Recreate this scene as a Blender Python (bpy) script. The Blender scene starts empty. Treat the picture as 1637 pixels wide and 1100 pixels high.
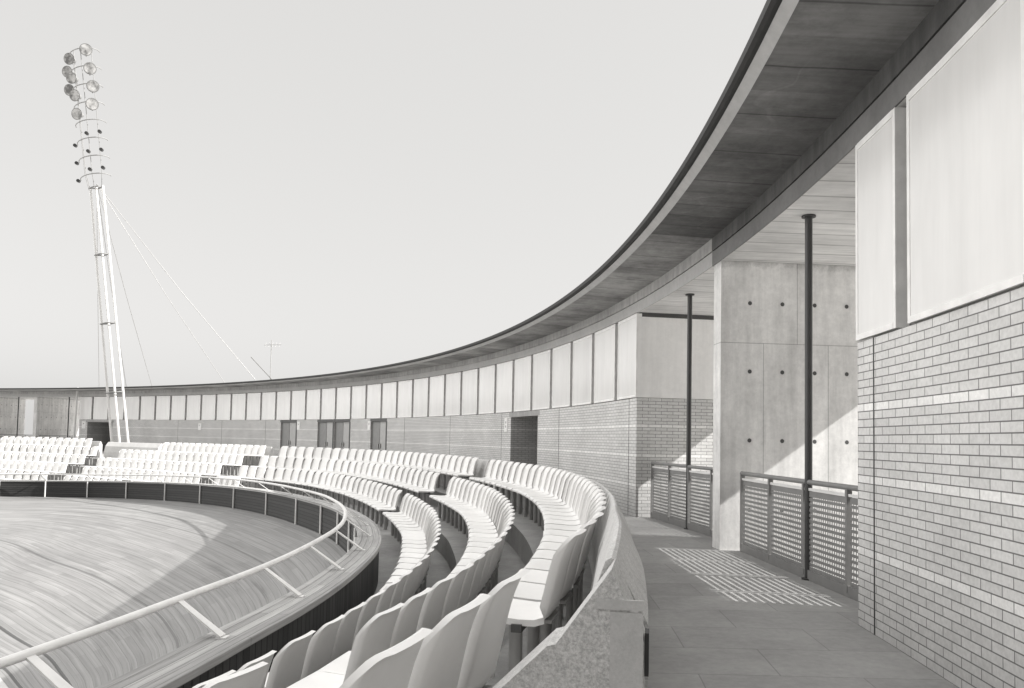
import math
EYE=1.62
X0,Z0,RR,C3,C4=-57.338,6.5582,61.1475,-0.32691,-0.05656
def fac(ph,off=0.0):
    t=ph-1.0; r=RR+C3*t**3*10+C4*t**4*10-off
    return (X0+r*math.sin(ph),Z0+r*math.cos(ph))
def crom(ctrl,closed=False,step=0.1):
    """dense centripetal-ish Catmull-Rom polyline resampled to even steps"""
    n=len(ctrl);out=[]
    rng=range(n) if closed else range(n-1)
    for i in rng:
        if closed: P=[ctrl[(i+k-1)%n] for k in range(4)]
        else: P=[ctrl[max(0,min(n-1,i+k-1))] for k in range(4)]
        for j in range(24):
            t=j/24; t2=t*t;t3=t2*t
            out.append(tuple(.5*(2*P[1][a]+(P[2][a]-P[0][a])*t+(2*P[0][a]-5*P[1][a]+4*P[2][a]-P[3][a])*t2+(3*P[1][a]-P[0][a]-3*P[2][a]+P[3][a])*t3) for a in range(len(ctrl[0]))))
    out.append(tuple(ctrl[0] if closed else ctrl[-1]))
    return out
class Curve:
    def __init__(s,ctrl,closed=False,smooth=0):
        p=crom(ctrl,closed); s.closed=closed
        for _ in range(smooth):
            q=list(p)
            for i in range(1,len(p)-1): q[i]=tuple((p[i-1][a]+2*p[i][a]+p[i+1][a])/4 for a in range(len(p[0])))
            p=q
        s.p=p; s.s=[0.0]
        for a,b in zip(p,p[1:]): s.s.append(s.s[-1]+math.hypot(b[0]-a[0],b[1]-a[1]))
        s.L=s.s[-1]
    def at(s,u):
        u=u%s.L if s.closed else max(0,min(s.L,u))
        lo,hi=0,len(s.s)-1
        while hi-lo>1:
            m=(lo+hi)//2
            if s.s[m]<=u: lo=m
            else: hi=m
        f=(u-s.s[lo])/max(1e-9,s.s[hi]-s.s[lo]); a,b=s.p[lo],s.p[hi]
        return tuple(a[k]+(b[k]-a[k])*f for k in range(len(a)))
    def frame(s,u,off=0.0,e=0.25):
        a=s.at(u-e);b=s.at(u+e);c=s.at(u)
        tx,tz=b[0]-a[0],b[1]-a[1]; l=math.hypot(tx,tz); tx/=l;tz/=l
        return (c[0]-tz*off,c[1]+tx*off,tx,tz)+tuple(c[2:])   # inward = left of travel
# top edge of the seat backs in the highest row (plan), travelling from the camera away round the bend
ROW=Curve([(-1.3,.9),(-.75,1.8),(-.3,2.6),(.02,3.4),(.3,4.25),(.5,5.1),(.7,6.1),(.93,8.0),(1.04,9.9),(1.06,11.7),(.98,13.6),(.76,15.6),(.36,17.5),(-.18,19.6),(-.85,21.8),(-1.7,24.2),(-2.6,26.4),(-3.7,28.7),(-5.1,31.2),(-7.0,33.7),(-9.3,35.9),(-12,38.2),(-15.1,40.6),(-18.6,43.0),(-22.5,45.4),(-27,47.9),(-33,51),(-42,55.5)],smooth=12)
# outer edge of the coping of the track wall, with its height
COP=Curve([(-2.9,3,-1.75),(-2.45,5,-1.75),(-2.2,6.93,-1.75),(-2.04,8.4,-1.75),(-1.98,9.9,-1.75),(-2.01,11.7,-1.75),(-2.12,13,-1.75),(-2.32,14.2,-1.75),(-2.66,15.75,-1.76),(-3.22,17.6,-1.78),(-4.15,20.0,-1.8),(-5.5,22.6,-1.83),(-7.1,25.4,-1.88),(-9,28.2,-1.94),(-11.3,31.0,-2.02),(-14,33.8,-2.14),(-17,36.2,-2.27),(-20,37.7,-2.37),(-24,38.2,-2.44),(-29,37.2,-2.46),(-36,34,-2.45),(-44,28,-2.3),(-50,19,-2.0),(-52,8,-1.75),(-47,-3,-1.8),(-36,-10,-2.2),(-22,-12,-2.4),(-11,-8.5,-2.2),(-5,-2.5,-1.85)],closed=True,smooth=6)
SKYMIX,SKYADD,ZEN,BACK,LEFT,SUN,EXPO=.25,2.45,2.6,.5,3.5,3.9,1.13
import bpy, bmesh, random
from mathutils import Matrix, Vector
random.seed(7)
SC=bpy.context.scene
COL=SC.collection
# ------------------------------------------------------------------ helpers
def fn2(tab,u):
    if u<=tab[0][0]: return tab[0][1]
    for (a,x),(b,y) in zip(tab,tab[1:]):
        if u<=b: return x+(y-x)*(u-a)/(b-a)
    return tab[-1][1]
class MB:
    def __init__(s): s.v=[];s.f=[];s.uv=[];s.sm=[]
    def face(s,pts,uvs=None,smooth=False):
        i=len(s.v); s.v+=[tuple(p) for p in pts]; s.f.append(tuple(range(i,i+len(pts))))
        s.uv.append(uvs if uvs else [(p[0]+p[1],p[2]) for p in pts]); s.sm.append(smooth)
    def grid(s,rows,uvrows=None,smooth=True,flip=False,close=False):
        i0=len(s.v); n=len(rows[0])
        for r in rows: s.v+=[tuple(p) for p in r]
        for a in range(len(rows)-1):
            for b in range(n if close else n-1):
                c=(b+1)%n
                q=[(a,b),(a,c),(a+1,c),(a+1,b)]
                if flip: q.reverse()
                s.f.append(tuple(i0+x*n+y for x,y in q))
                if uvrows: s.uv.append([uvrows[x][y] for x,y in q])
                else: s.uv.append([(rows[x][y][0]+rows[x][y][1],rows[x][y][2]) for x,y in q])
                s.sm.append(smooth)
    def box8(s,b,t,uvs=None):
        """b,t: four bottom and four top corners (counter-clockwise from above)"""
        s.face([b[3],b[2],b[1],b[0]]); s.face(t)
        for k in range(4):
            j=(k+1)%4
            l=math.dist(b[k][:2],b[j][:2])
            s.face([b[k],b[j],t[j],t[k]],[(0,b[k][2]),(l,b[j][2]),(l,t[j][2]),(0,t[k][2])])
    def box(s,cx,cy,cz,sx,sy,sz,rot=0.0):
        c,sn=math.cos(rot),math.sin(rot)
        P=[]
        for dx,dy in((-1,-1),(1,-1),(1,1),(-1,1)):
            x,y=dx*sx/2,dy*sy/2; P.append((cx+x*c-y*sn,cy+x*sn+y*c))
        s.box8([(x,y,cz-sz/2) for x,y in P],[(x,y,cz+sz/2) for x,y in P])
    def tube(s,pts,r,n=8,cap=True,r2=None):
        pts=[Vector(p) for p in pts]; rows=[];uvr=[];acc=0
        up=Vector((0,0,1))
        for i,p in enumerate(pts):
            t=(pts[min(i+1,len(pts)-1)]-pts[max(i-1,0)]).normalized()
            a=t.cross(up)
            if a.length<.05: a=t.cross(Vector((1,0,0)))
            a.normalize(); b=a.cross(t)
            rr=r if r2 is None else r+(r2-r)*i/max(1,len(pts)-1)
            rows.append([p+(a*math.cos(2*math.pi*k/n)+b*math.sin(2*math.pi*k/n))*rr for k in range(n)])
            if i: acc+=(p-pts[i-1]).length
            uvr.append([(acc,k/n) for k in range(n)])
        s.grid(rows,uvr,True,False,True)
        if cap:
            s.face(list(reversed(rows[0]))); s.face(rows[-1])
    def disc(s,c,nrm,r,n=16,depth=0.0,r2=None):
        c=Vector(c);nv=Vector(nrm).normalized(); a=nv.cross(Vector((0,0,1)))
        if a.length<.05:a=nv.cross(Vector((1,0,0)))
        a.normalize();b=a.cross(nv)
        ring=lambda rr,d:[c+nv*d+(a*math.cos(2*math.pi*k/n)+b*math.sin(2*math.pi*k/n))*rr for k in range(n)]
        f=ring(r,0); s.face(f)
        if depth:
            bk=ring(r2 if r2 else r,-depth); s.grid([f,bk],None,True,True,True); s.face(list(reversed(bk)))
    def build(s,name,mat,parent=None,loc=(0,0,0)):
        me=bpy.data.meshes.new(name)
        me.from_pydata([(v[0]-loc[0],v[1]-loc[1],v[2]-loc[2]) for v in s.v],[],s.f)
        uvl=me.uv_layers.new(name='UVMap'); k=0; flat=[]
        for u in s.uv:
            for q in u: flat+= [q[0],q[1]]
        uvl.data.foreach_set('uv',flat)
        me.polygons.foreach_set('use_smooth',s.sm)
        me.materials.append(mat); me.update()
        o=bpy.data.objects.new(name,me); COL.objects.link(o)
        if parent is not None: o.parent=parent
        else: o.location=loc
        return o
def tag(o,label,cat,group=None):
    o['label']=label;o['category']=cat
    if group:o['group']=group
    return o
def thing(name,label,cat,loc,group=None):
    o=bpy.data.objects.new(name,None); o.empty_display_size=.2; COL.objects.link(o); o.location=loc
    return tag(o,label,cat,group)
def structure(o): o['kind']='structure'; return o
# ------------------------------------------------------------------ materials
T=(1.0,.989,.972)
def mat(name): 
    m=bpy.data.materials.new(name); m.use_nodes=True; nt=m.node_tree; nt.nodes.clear()
    out=nt.nodes.new('ShaderNodeOutputMaterial'); b=nt.nodes.new('ShaderNodeBsdfPrincipled')
    nt.links.new(b.outputs[0],out.inputs[0]); return m,nt,b
class NT:
    def __init__(s,nt): s.t=nt
    def n(s,t,**k):
        x=s.t.nodes.new(t)
        for a,b in k.items(): setattr(x,a,b)
        return x
    def l(s,a,b): s.t.links.new(a,b)
    def math(s,op,a,b=None,c=None):
        x=s.n('ShaderNodeMath',operation=op)
        for i,v in enumerate((a,b,c)):
            if v is None: continue
            if isinstance(v,(int,float)): x.inputs[i].default_value=v
            else: s.l(v,x.inputs[i])
        return x.outputs[0]
    def coord(s,kind='Object',scale=(1,1,1),loc=(0,0,0)):
        c=s.n('ShaderNodeTexCoord'); m=s.n('ShaderNodeMapping'); m.inputs['Scale'].default_value=scale; m.inputs['Location'].default_value=loc
        s.l(c.outputs[kind],m.inputs[0]); return m.outputs[0]
    def noise(s,vec,scale,detail=4,rough=.6):
        x=s.n('ShaderNodeTexNoise'); x.inputs['Scale'].default_value=scale;x.inputs['Detail'].default_value=detail;x.inputs['Roughness'].default_value=rough
        s.l(vec,x.inputs['Vector']); return x.outputs['Fac']
    def ramp(s,fac,stops):
        x=s.n('ShaderNodeValToRGB'); e=x.color_ramp.elements
        while len(e)<len(stops): e.new(.5)
        for q,(p,v) in zip(e,stops): q.position=p; q.color=(v*T[0],v*T[1],v*T[2],1)
        s.l(fac,x.inputs[0]); return x.outputs[0]
    def val(s,fac,lo,hi,a=0.3,b=0.7):
        x=s.n('ShaderNodeMapRange'); x.inputs[1].default_value=a;x.inputs[2].default_value=b;x.inputs[3].default_value=lo;x.inputs[4].default_value=hi
        s.l(fac,x.inputs[0]); return x.outputs[0]
    def grey(s,v):
        x=s.n('ShaderNodeCombineColor')
        for i in range(3): s.l(s.math('MULTIPLY',v,T[i]),x.inputs[i])
        return x.outputs[0]
    def bump(s,h,bsdf,strength=.3,dist=.01):
        x=s.n('ShaderNodeBump'); x.inputs['Strength'].default_value=strength;x.inputs['Distance'].default_value=dist
        s.l(h,x.inputs['Height']); s.l(x.outputs[0],bsdf.inputs['Normal'])
def plain(name,v,rough=.5,metal=0,var=.04,nscale=6):
    m,nt,b=mat(name); N=NT(nt); c=N.coord()
    x=N.val(N.noise(c,nscale,5),v*(1-var*2.5),v*(1+var*2.5))
    N.l(N.grey(x),b.inputs['Base Color']); b.inputs['Roughness'].default_value=rough; b.inputs['Metallic'].default_value=metal
    return m
def concrete(name,v,big=.25,fine=.1,grain=0,rough=.85,bump=.3,streak=0,bscale=.8):
    m,nt,b=mat(name);N=NT(nt); c=N.coord()
    x=N.val(N.noise(c,bscale,6,.65),1-big,1+big)
    y=N.val(N.noise(c,9,6,.7),1-fine,1+fine)
    z=N.math('MULTIPLY',x,y)
    if grain:
        g=N.val(N.noise(c,90,3,.8),1-grain,1+grain,.35,.65); z=N.math('MULTIPLY',z,g)
    if streak:
        s=N.val(N.noise(N.coord('Object',(3,3,.25)),2.0,5,.6),1-streak,1+streak*.4,.3,.6); z=N.math('MULTIPLY',z,s)
    z=N.math('MULTIPLY',z,v); N.l(N.grey(z),b.inputs['Base Color']); b.inputs['Roughness'].default_value=rough
    N.bump(N.noise(c,40,6,.7),b,bump,.01)
    return m
def uvsep(N):
    c=N.n('ShaderNodeTexCoord'); s=N.n('ShaderNodeSeparateXYZ'); N.l(c.outputs['UV'],s.inputs[0]); return c.outputs['UV'],s.outputs[0],s.outputs[1]
ROWH=2.572/36
def brick_mat(name,v,mort):
    m,nt,b=mat(name);N=NT(nt); uv,u,w=uvsep(N)
    t=N.n('ShaderNodeTexBrick'); t.offset=.5; t.offset_frequency=2; t.squash=1
    t.inputs['Scale'].default_value=1; t.inputs['Brick Width'].default_value=.262; t.inputs['Row Height'].default_value=ROWH
    t.inputs['Mortar Size'].default_value=.0048; t.inputs['Mortar Smooth'].default_value=.15; t.inputs['Bias'].default_value=0
    t.inputs['Color1'].default_value=(.80,.80,.80,1); t.inputs['Color2'].default_value=(1.02,1.02,1.02,1); t.inputs['Mortar'].default_value=(0,0,0,1)
    N.l(uv,t.inputs['Vector'])
    tone=N.n('ShaderNodeSeparateColor'); N.l(t.outputs['Color'],tone.inputs[0])
    r=N.math('FLOOR',N.math('DIVIDE',w,ROWH)); md=N.math('MODULO',r,9.0)
    band=N.math('MULTIPLY',N.math('LESS_THAN',md,.5),N.math('GREATER_THAN',r,4.0))
    c=N.coord(); big=N.val(N.noise(c,.7,5),.9,1.1)
    base=N.math('MULTIPLY',N.math('MULTIPLY_ADD',N.math('SUBTRACT',tone.outputs[0],.9),.5,.95),v)
    base=N.math('MULTIPLY',base,N.math('MULTIPLY_ADD',band,.26,1.0))
    base=N.math('MULTIPLY',base,N.val(N.noise(c,30,4),.9,1.1)); base=N.math('MULTIPLY',base,N.val(N.math('ADD',w,N.math('MULTIPLY',N.noise(c,1.6,5,.7),1.0)),.76,1.0,.55,1.15))
    mx=N.n('ShaderNodeMix'); mx.data_type='FLOAT'
    N.l(t.outputs['Fac'],mx.inputs[0]); N.l(base,mx.inputs[2]); mx.inputs[3].default_value=mort
    N.l(N.grey(N.math('MULTIPLY',mx.outputs[0],big)),b.inputs['Base Color']); b.inputs['Roughness'].default_value=.75
    N.bump(N.math('SUBTRACT',1.0,t.outputs['Fac']),b,.5,.006)
    return m
def board_mat(name,v,width,length,gap=.006,gapv=.25,var=.35,swap=False,rough=.8):
    """planks: length along u, width along v (swap exchanges them)"""
    m,nt,b=mat(name);N=NT(nt); uv,u,w=uvsep(N)
    cb=N.n('ShaderNodeCombineXYZ'); N.l(w if swap else u,cb.inputs[0]); N.l(u if swap else w,cb.inputs[1])
    t=N.n('ShaderNodeTexBrick'); t.offset=.37;t.offset_frequency=2
    t.inputs['Scale'].default_value=1;t.inputs['Brick Width'].default_value=length;t.inputs['Row Height'].default_value=width
    t.inputs['Mortar Size'].default_value=gap;t.inputs['Mortar Smooth'].default_value=.1
    t.inputs['Color1'].default_value=(1-var,)*3+(1,); t.inputs['Color2'].default_value=(1+var,)*3+(1,); t.inputs['Mortar'].default_value=(gapv,)*3+(1,)
    N.l(cb.outputs[0],t.inputs['Vector'])
    s=N.n('ShaderNodeSeparateColor'); N.l(t.outputs['Color'],s.inputs[0])
    mp=N.n('ShaderNodeMapping'); mp.inputs['Scale'].default_value=(1.2,30,1); N.l(cb.outputs[0],mp.inputs[0])
    g=N.val(N.noise(mp.outputs[0],1.0,5,.7),.75,1.25)
    N.l(N.grey(N.math('MULTIPLY',N.math('MULTIPLY',s.outputs[0],g),v)),b.inputs['Base Color']); b.inputs['Roughness'].default_value=rough
    N.bump(N.math('SUBTRACT',1.0,t.outputs['Fac']),b,.6,.01)
    return m
def track_mat():
    m,nt,b=mat('track_timber');N=NT(nt); uv,u,w=uvsep(N)
    def st(su,sw,det=5,r=.6):
        mp=N.n('ShaderNodeMapping'); mp.inputs['Scale'].default_value=(su,sw,1); N.l(uv,mp.inputs[0]); return N.noise(mp.outputs[0],1.0,det,r)
    z=N.val(st(.07,16),.78,1.22); z=N.math('MULTIPLY',z,N.val(st(.5,34),.84,1.16)); z=N.math('MULTIPLY',z,N.val(st(.1,.5,4),.91,1.09))
    t=N.n('ShaderNodeTexBrick');t.offset=.43;t.offset_frequency=3
    t.inputs['Scale'].default_value=1;t.inputs['Brick Width'].default_value=3.1;t.inputs['Row Height'].default_value=.11;t.inputs['Mortar Size'].default_value=.004
    t.inputs['Color1'].default_value=(.9,.9,.9,1);t.inputs['Color2'].default_value=(1.1,1.1,1.1,1);t.inputs['Mortar'].default_value=(.62,.62,.62,1); N.l(uv,t.inputs['Vector'])
    s=N.n('ShaderNodeSeparateColor');N.l(t.outputs['Color'],s.inputs[0]); z=N.math('MULTIPLY',z,s.outputs[0])
    # dark worn scuffs and the painted measuring lines
    sc=N.val(st(.09,4.5,6,.72),.62,1.0,.33,.43); z=N.math('MULTIPLY',z,sc)
    for p,wd,k in((5.1,.026,.28),(4.5,.026,.3),(2.9,.02,.6),(1.1,.02,.75),(3.9,.02,1.1)):
        ln=N.math('LESS_THAN',N.math('ABSOLUTE',N.math('SUBTRACT',w,p)),wd)
        z=N.math('MULTIPLY',z,N.math('MULTIPLY_ADD',ln,k-1,1.0))
    N.l(N.grey(N.math('MULTIPLY',z,.205)),b.inputs['Base Color']); b.inputs['Roughness'].default_value=.6
    return m
def formwork_mat():
    """smooth shuttered concrete with panel joints and tie holes; u = metres from the inner edge, v = height"""
    m,nt,b=mat('formwork_concrete');N=NT(nt); uv,u,w=uvsep(N); c=N.coord()
    z=N.val(N.noise(c,.9,6,.7),.8,1.15); z=N.math('MULTIPLY',z,N.val(N.noise(c,12,6,.75),.9,1.1)); z=N.math('MULTIPLY',z,N.val(N.noise(N.coord('Object',(4,4,.4)),1.5,5),.85,1.08,.3,.6))
    du=N.math('SUBTRACT',N.math('MODULO',N.math('ADD',u,.06+.26),.52),.26); dv=N.math('SUBTRACT',N.math('MODULO',N.math('ADD',w,.45+.53),1.06),.53)
    d=N.math('SQRT',N.math('ADD',N.math('MULTIPLY',du,du),N.math('MULTIPLY',dv,dv)))
    hole=N.math('LESS_THAN',d,.032)
    halo=N.val(d,.9,1.0,.03,.06)
    z=N.math('MULTIPLY',z,halo); z=N.math('MULTIPLY',z,N.math('MULTIPLY_ADD',hole,-.88,1.0))
    def line(x,p,wd=.006):
        return N.math('LESS_THAN',N.math('ABSOLUTE',N.math('SUBTRACT',x,p)),wd)
    up=N.math('GREATER_THAN',w,3.17); lo=N.math('LESS_THAN',w,3.17)
    for ln in (line(w,3.17),N.math('MULTIPLY',up,line(u,1.22)),N.math('MULTIPLY',lo,line(u,.68)),N.math('MULTIPLY',lo,line(u,1.72)),N.math('MULTIPLY',up,line(u,2.4))):
        z=N.math('MULTIPLY',z,N.math('MULTIPLY_ADD',ln,-.4,1.0))
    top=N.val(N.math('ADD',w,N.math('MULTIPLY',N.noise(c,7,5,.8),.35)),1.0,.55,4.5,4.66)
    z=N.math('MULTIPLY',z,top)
    N.l(N.grey(N.math('MULTIPLY',z,.68)),b.inputs['Base Color']); b.inputs['Roughness'].default_value=.85
    N.bump(N.noise(c,30,5),b,.15,.01)
    return m
def soffit_mat(name,v,board,stain):
    """board-marked soffit; u runs along the building, v across it"""
    m,nt,b=mat(name);N=NT(nt); uv,u,w=uvsep(N); c=N.coord()
    z=N.val(N.noise(c,.55,6,.65),.75,1.2)
    mp=N.n('ShaderNodeMapping'); mp.inputs['Scale'].default_value=(7,.5,1); N.l(uv,mp.inputs[0]); z=N.math('MULTIPLY',z,N.val(N.noise(mp.outputs[0],1.4,6,.7),.82,1.16))
    du=N.math('ABSOLUTE',N.math('SUBTRACT',N.math('MODULO',N.math('ADD',u,N.math('MULTIPLY',N.noise(c,2,2),.04)),board),board*.5))
    z=N.math('MULTIPLY',z,N.val(du,.5,1.0,.006,.02))
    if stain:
        near=N.math('GREATER_THAN',u,TONE_STEP)
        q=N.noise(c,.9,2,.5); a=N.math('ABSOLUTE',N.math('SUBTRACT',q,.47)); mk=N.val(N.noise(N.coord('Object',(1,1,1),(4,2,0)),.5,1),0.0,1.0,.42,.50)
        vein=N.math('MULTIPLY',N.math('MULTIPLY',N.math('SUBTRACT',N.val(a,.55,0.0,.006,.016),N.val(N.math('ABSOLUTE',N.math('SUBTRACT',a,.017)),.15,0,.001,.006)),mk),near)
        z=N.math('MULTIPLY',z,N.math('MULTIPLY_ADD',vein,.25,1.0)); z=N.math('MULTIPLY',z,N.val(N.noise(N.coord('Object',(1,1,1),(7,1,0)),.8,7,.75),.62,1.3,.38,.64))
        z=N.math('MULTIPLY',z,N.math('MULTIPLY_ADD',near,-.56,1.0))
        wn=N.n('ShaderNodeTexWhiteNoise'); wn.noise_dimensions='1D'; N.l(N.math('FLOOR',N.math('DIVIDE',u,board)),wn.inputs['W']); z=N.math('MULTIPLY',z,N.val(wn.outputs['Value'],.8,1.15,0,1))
    N.l(N.grey(N.math('MULTIPLY',z,v)),b.inputs['Base Color']); b.inputs['Roughness'].default_value=.85
    N.bump(N.noise(mp.outputs[0],3,5),b,.3,.01)
    return m
def paving_mat():
    m,nt,b=mat('walkway_paving');N=NT(nt); uv,u,w=uvsep(N); c=N.coord()
    t=N.n('ShaderNodeTexBrick');t.offset=.5
    t.inputs['Scale'].default_value=1;t.inputs['Brick Width'].default_value=1.15;t.inputs['Row Height'].default_value=.72;t.inputs['Mortar Size'].default_value=.005
    t.inputs['Color1'].default_value=(.9,.9,.9,1);t.inputs['Color2'].default_value=(1.08,1.08,1.08,1);t.inputs['Mortar'].default_value=(.7,.7,.7,1)
    cb=N.n('ShaderNodeCombineXYZ'); N.l(w,cb.inputs[0]);N.l(u,cb.inputs[1]); N.l(cb.outputs[0],t.inputs['Vector'])
    s=N.n('ShaderNodeSeparateColor');N.l(t.outputs['Color'],s.inputs[0])
    z=N.math('MULTIPLY',s.outputs[0],N.val(N.noise(c,.8,6,.7),.8,1.2)); z=N.math('MULTIPLY',z,N.val(N.noise(c,14,6,.7),.9,1.1))
    N.l(N.grey(N.math('MULTIPLY',z,.29)),b.inputs['Base Color']); b.inputs['Roughness'].default_value=.75
    N.bump(N.noise(c,35,5),b,.15,.01)
    return m
def pane_mat():
    m,nt,b=mat('window_pane');N=NT(nt); c=N.coord()
    z=N.val(N.noise(N.coord('Object',(1,1,.6)),.9,4,.6),.76,.84)
    oi=N.n('ShaderNodeObjectInfo'); z=N.math('MULTIPLY',z,N.val(oi.outputs['Random'],.93,1.02,0,1)); z=N.math('MULTIPLY',z,N.val(N.noise(N.coord('Object',(2.5,2.5,.25)),1.6,5,.65),.93,1.02))
    N.l(N.grey(z),b.inputs['Base Color']); b.inputs['Roughness'].default_value=.16; b.inputs['IOR'].default_value=1.5
    N.bump(N.noise(c,1.3,2),b,.04,.02)
    return m
PH0,PH1,NS=-.35,2.05,480
_s=[0.0];_pp=fac(PH0)
for i in range(1,NS+1):
    q=fac(PH0+(PH1-PH0)*i/NS); _s.append(_s[-1]+math.dist(q,_pp)); _pp=q
def arc(ph):
    t=(ph-PH0)/(PH1-PH0)*NS; i=max(0,min(NS-1,int(t))); return _s[i]+(_s[i+1]-_s[i])*(t-i)
TONE_STEP=arc(1.475)  # arc position past which the soffit takes a darker tone
M={}
M['brick']=brick_mat('brick',.62,.15)
M['brick_far']=M['brick']
M['render']=concrete('white_render',.80,.05,.04,0,.8,.1,.06)
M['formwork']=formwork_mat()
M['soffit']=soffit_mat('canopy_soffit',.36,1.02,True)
M['ceiling']=soffit_mat('loggia_ceiling',.68,.52,False)
M['beam']=concrete('beam_concrete',.36,.2,.12,0,.85,.3,.2); M['beam_dark']=concrete('dark_beam_concrete',.09,.25,.12,0,.85,.3,.3); M['edge_dark']=concrete('dark_edge_concrete',.17,.2,.1)  # darker copies for the near stretch of the ring beam
M['fascia']=concrete('fascia_concrete',.42,.1,.08)
M['darkmetal']=plain('dark_metal',.05,.5)
M['darkmetal'].node_tree.nodes['Principled BSDF'].inputs['Specular IOR Level'].default_value=.08
M['post']=plain('dark_painted_steel',.045,.45)
M['rail']=plain('grey_painted_steel',.20,.45)
M['frame']=plain('light_aluminium',.80,.4)
M['gap']=plain('dark_mullion',.07,.55)
M['inside']=plain('dark_interior',.05,.8)
M['parapet']=concrete('parapet_concrete',.48,.12,.10,.28,.9,.6)
M['parapet_pale']=concrete('pale_parapet_concrete',.58,.12,.06,.1,.9,.3)
M['smooth']=concrete('smooth_concrete',.44,.12,.1,.06,.85,.3)
M['riser']=concrete('terrace_concrete',.30,.22,.12,.1)
m,nt,b=mat('white_plastic');N=NT(nt);oi=N.n('ShaderNodeObjectInfo')
z=N.math('MULTIPLY',N.val(oi.outputs['Random'],.93,1.03,0,1),N.val(N.noise(N.coord('Object',(1,1,1)),5,6,.7),.95,1.03)); z=N.math('MULTIPLY',z,.79)
N.l(N.grey(z),b.inputs['Base Color']);b.inputs['Roughness'].default_value=.36;N.bump(N.noise(N.coord(),60,3),b,.05,.003);M['seat']=m
M['steel']=plain('galvanised_steel',.34,.4,.3)
M['darkrubber']=plain('dark_bracket',.06,.6)
M['white']=plain('white_paint',.66,.45,0,.03)
M['track']=track_mat()
M['coping']=board_mat('coping_timber',.33,.105,2.4,.004,.4,.25)
M['skirt']=board_mat('dark_skirt_boards',.035,.12,4.0,.01,.25,.45,True)
M['panel']=board_mat('dark_fence_slats',.04,.1,30,.012,.35,.2)
M['paving']=paving_mat()
M['ground']=concrete('dry_ground',.55,.2,.12,.1)
M['infield']=concrete('infield_concrete',.5,.1,.06)
M['sign']=plain('white_enamel',.75,.35)
M['cage']=plain('pale_cage_paint',.24,.5); M['ink']=plain('black_lettering',.03,.5)
M['doorL']=plain('light_door_paint',.42,.5)
M['doorD']=plain('dark_door_paint',.22,.5)
M['lens']=None
m,nt,b=mat('lamp_glass');N=NT(nt);x=N.val(N.noise(N.coord('Object',(1,1,1)),2.2,3),.14,.5,.38,.62);N.l(N.grey(x),b.inputs['Base Color']);b.inputs['Roughness'].default_value=.2;M['lens']=m
def FP(ph,off,z): x,y=fac(ph,off); return (x,y,z)
def phs(a,b,step=.012):
    n=max(1,int(math.ceil((b-a)/step-1e-6))); return [a+(b-a)*i/n for i in range(n+1)]
def arcstrip(mb,a,b,prof,closed=False,step=.012,uvmode='v'):
    """sweep a profile of (off,z) along the facade"""
    P=phs(a,b,step); acc=[0.0]
    pr=list(prof)+([prof[0]] if closed else [])
    for p,q in zip(pr,pr[1:]): acc.append(acc[-1]+math.dist(p,q))
    for k in range(len(pr)-1):
        rows=[[FP(ph,pr[j][0],pr[j][1]) for ph in P] for j in (k,k+1)]
        vert=abs(pr[k][1]-pr[k+1][1])>abs(pr[k][0]-pr[k+1][0])*.6
        uvr=[[(arc(ph),pr[j][1] if vert else pr[j][0]) for ph in P] for j in (k,k+1)]
        mb.grid(rows,uvr,False,True)
    if closed:
        for ph,fl in((a,0),(b,1)):
            f=[FP(ph,o,z) for o,z in prof]; u=[(o,z) for o,z in prof]
            if fl: f.reverse();u.reverse()
            mb.face(f,u)
def arcbox(mb,a,b,o0,o1,z0,z1,step=.012):
    lo,hi=min(o0,o1),max(o0,o1)
    arcstrip(mb,a,b,[(hi,z0),(hi,z1),(lo,z1),(lo,z0)],True,step)
def radbox(mb,ph,t,o0,o1,z0,z1):
    """wall on a radius: inner edge at offset o0, outer edge at o1, near face at ph, thickness t going away"""
    dp=t/58.0
    A,B,Cc,D=fac(ph,o0),fac(ph,o1),fac(ph-dp,o1),fac(ph-dp,o0)
    for P,Q,ua,ub in((A,B,0,abs(o1-o0)),(B,Cc,0,t),(Cc,D,abs(o1-o0),0),(D,A,t,0)):
        mb.face([(P[0],P[1],z0),(Q[0],Q[1],z0),(Q[0],Q[1],z1),(P[0],P[1],z1)],[(ua,z0),(ub,z0),(ub,z1),(ua,z1)])
    mb.face([(p[0],p[1],z1) for p in (A,B,Cc,D)]); mb.face([(p[0],p[1],z0) for p in (D,Cc,B,A)])
OUT=-5.0; WTOP=2.572; CEIL=EYE+2.82
PN=1.5607; PW=1.4818; PM1=1.4002; PM0=.3578; PW2=.2764; PW3=.195; PX=.1136
# ------------------------------------------------------------------ canopy roof
loc=FP(1.0,0,CEIL); cr=thing('canopy_roof','long curved concrete canopy roof sweeping round the whole stadium','roof',loc)
RA,RB=-.25,1.98
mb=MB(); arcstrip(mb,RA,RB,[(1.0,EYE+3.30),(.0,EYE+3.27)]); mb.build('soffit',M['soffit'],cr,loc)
mb=MB(); arcstrip(mb,RA,RB,[(1.0,EYE+3.30),(1.09,EYE+3.372)],step=.006); arcstrip(mb,RA,RB,[(1.09,EYE+3.372),(1.05,EYE+3.38)]); mb.build('fascia',M['fascia'],cr,loc)
mb=MB(); arcstrip(mb,RA,RB,[(1.05,EYE+3.378),(1.13,EYE+3.378),(1.165,EYE+3.40),(1.165,EYE+3.475),(1.10,EYE+3.49),(1.0,EYE+3.485)],step=.006); mb.build('roof_edge',M['darkmetal'],cr,loc)
mb=MB(); arcstrip(mb,RA,RB,[(1.0,EYE+3.485),(-5.3,EYE+3.6),(-5.3,CEIL),(-5.0,CEIL)]); mb.build('roof_slab',M['beam'],cr,loc)
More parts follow.
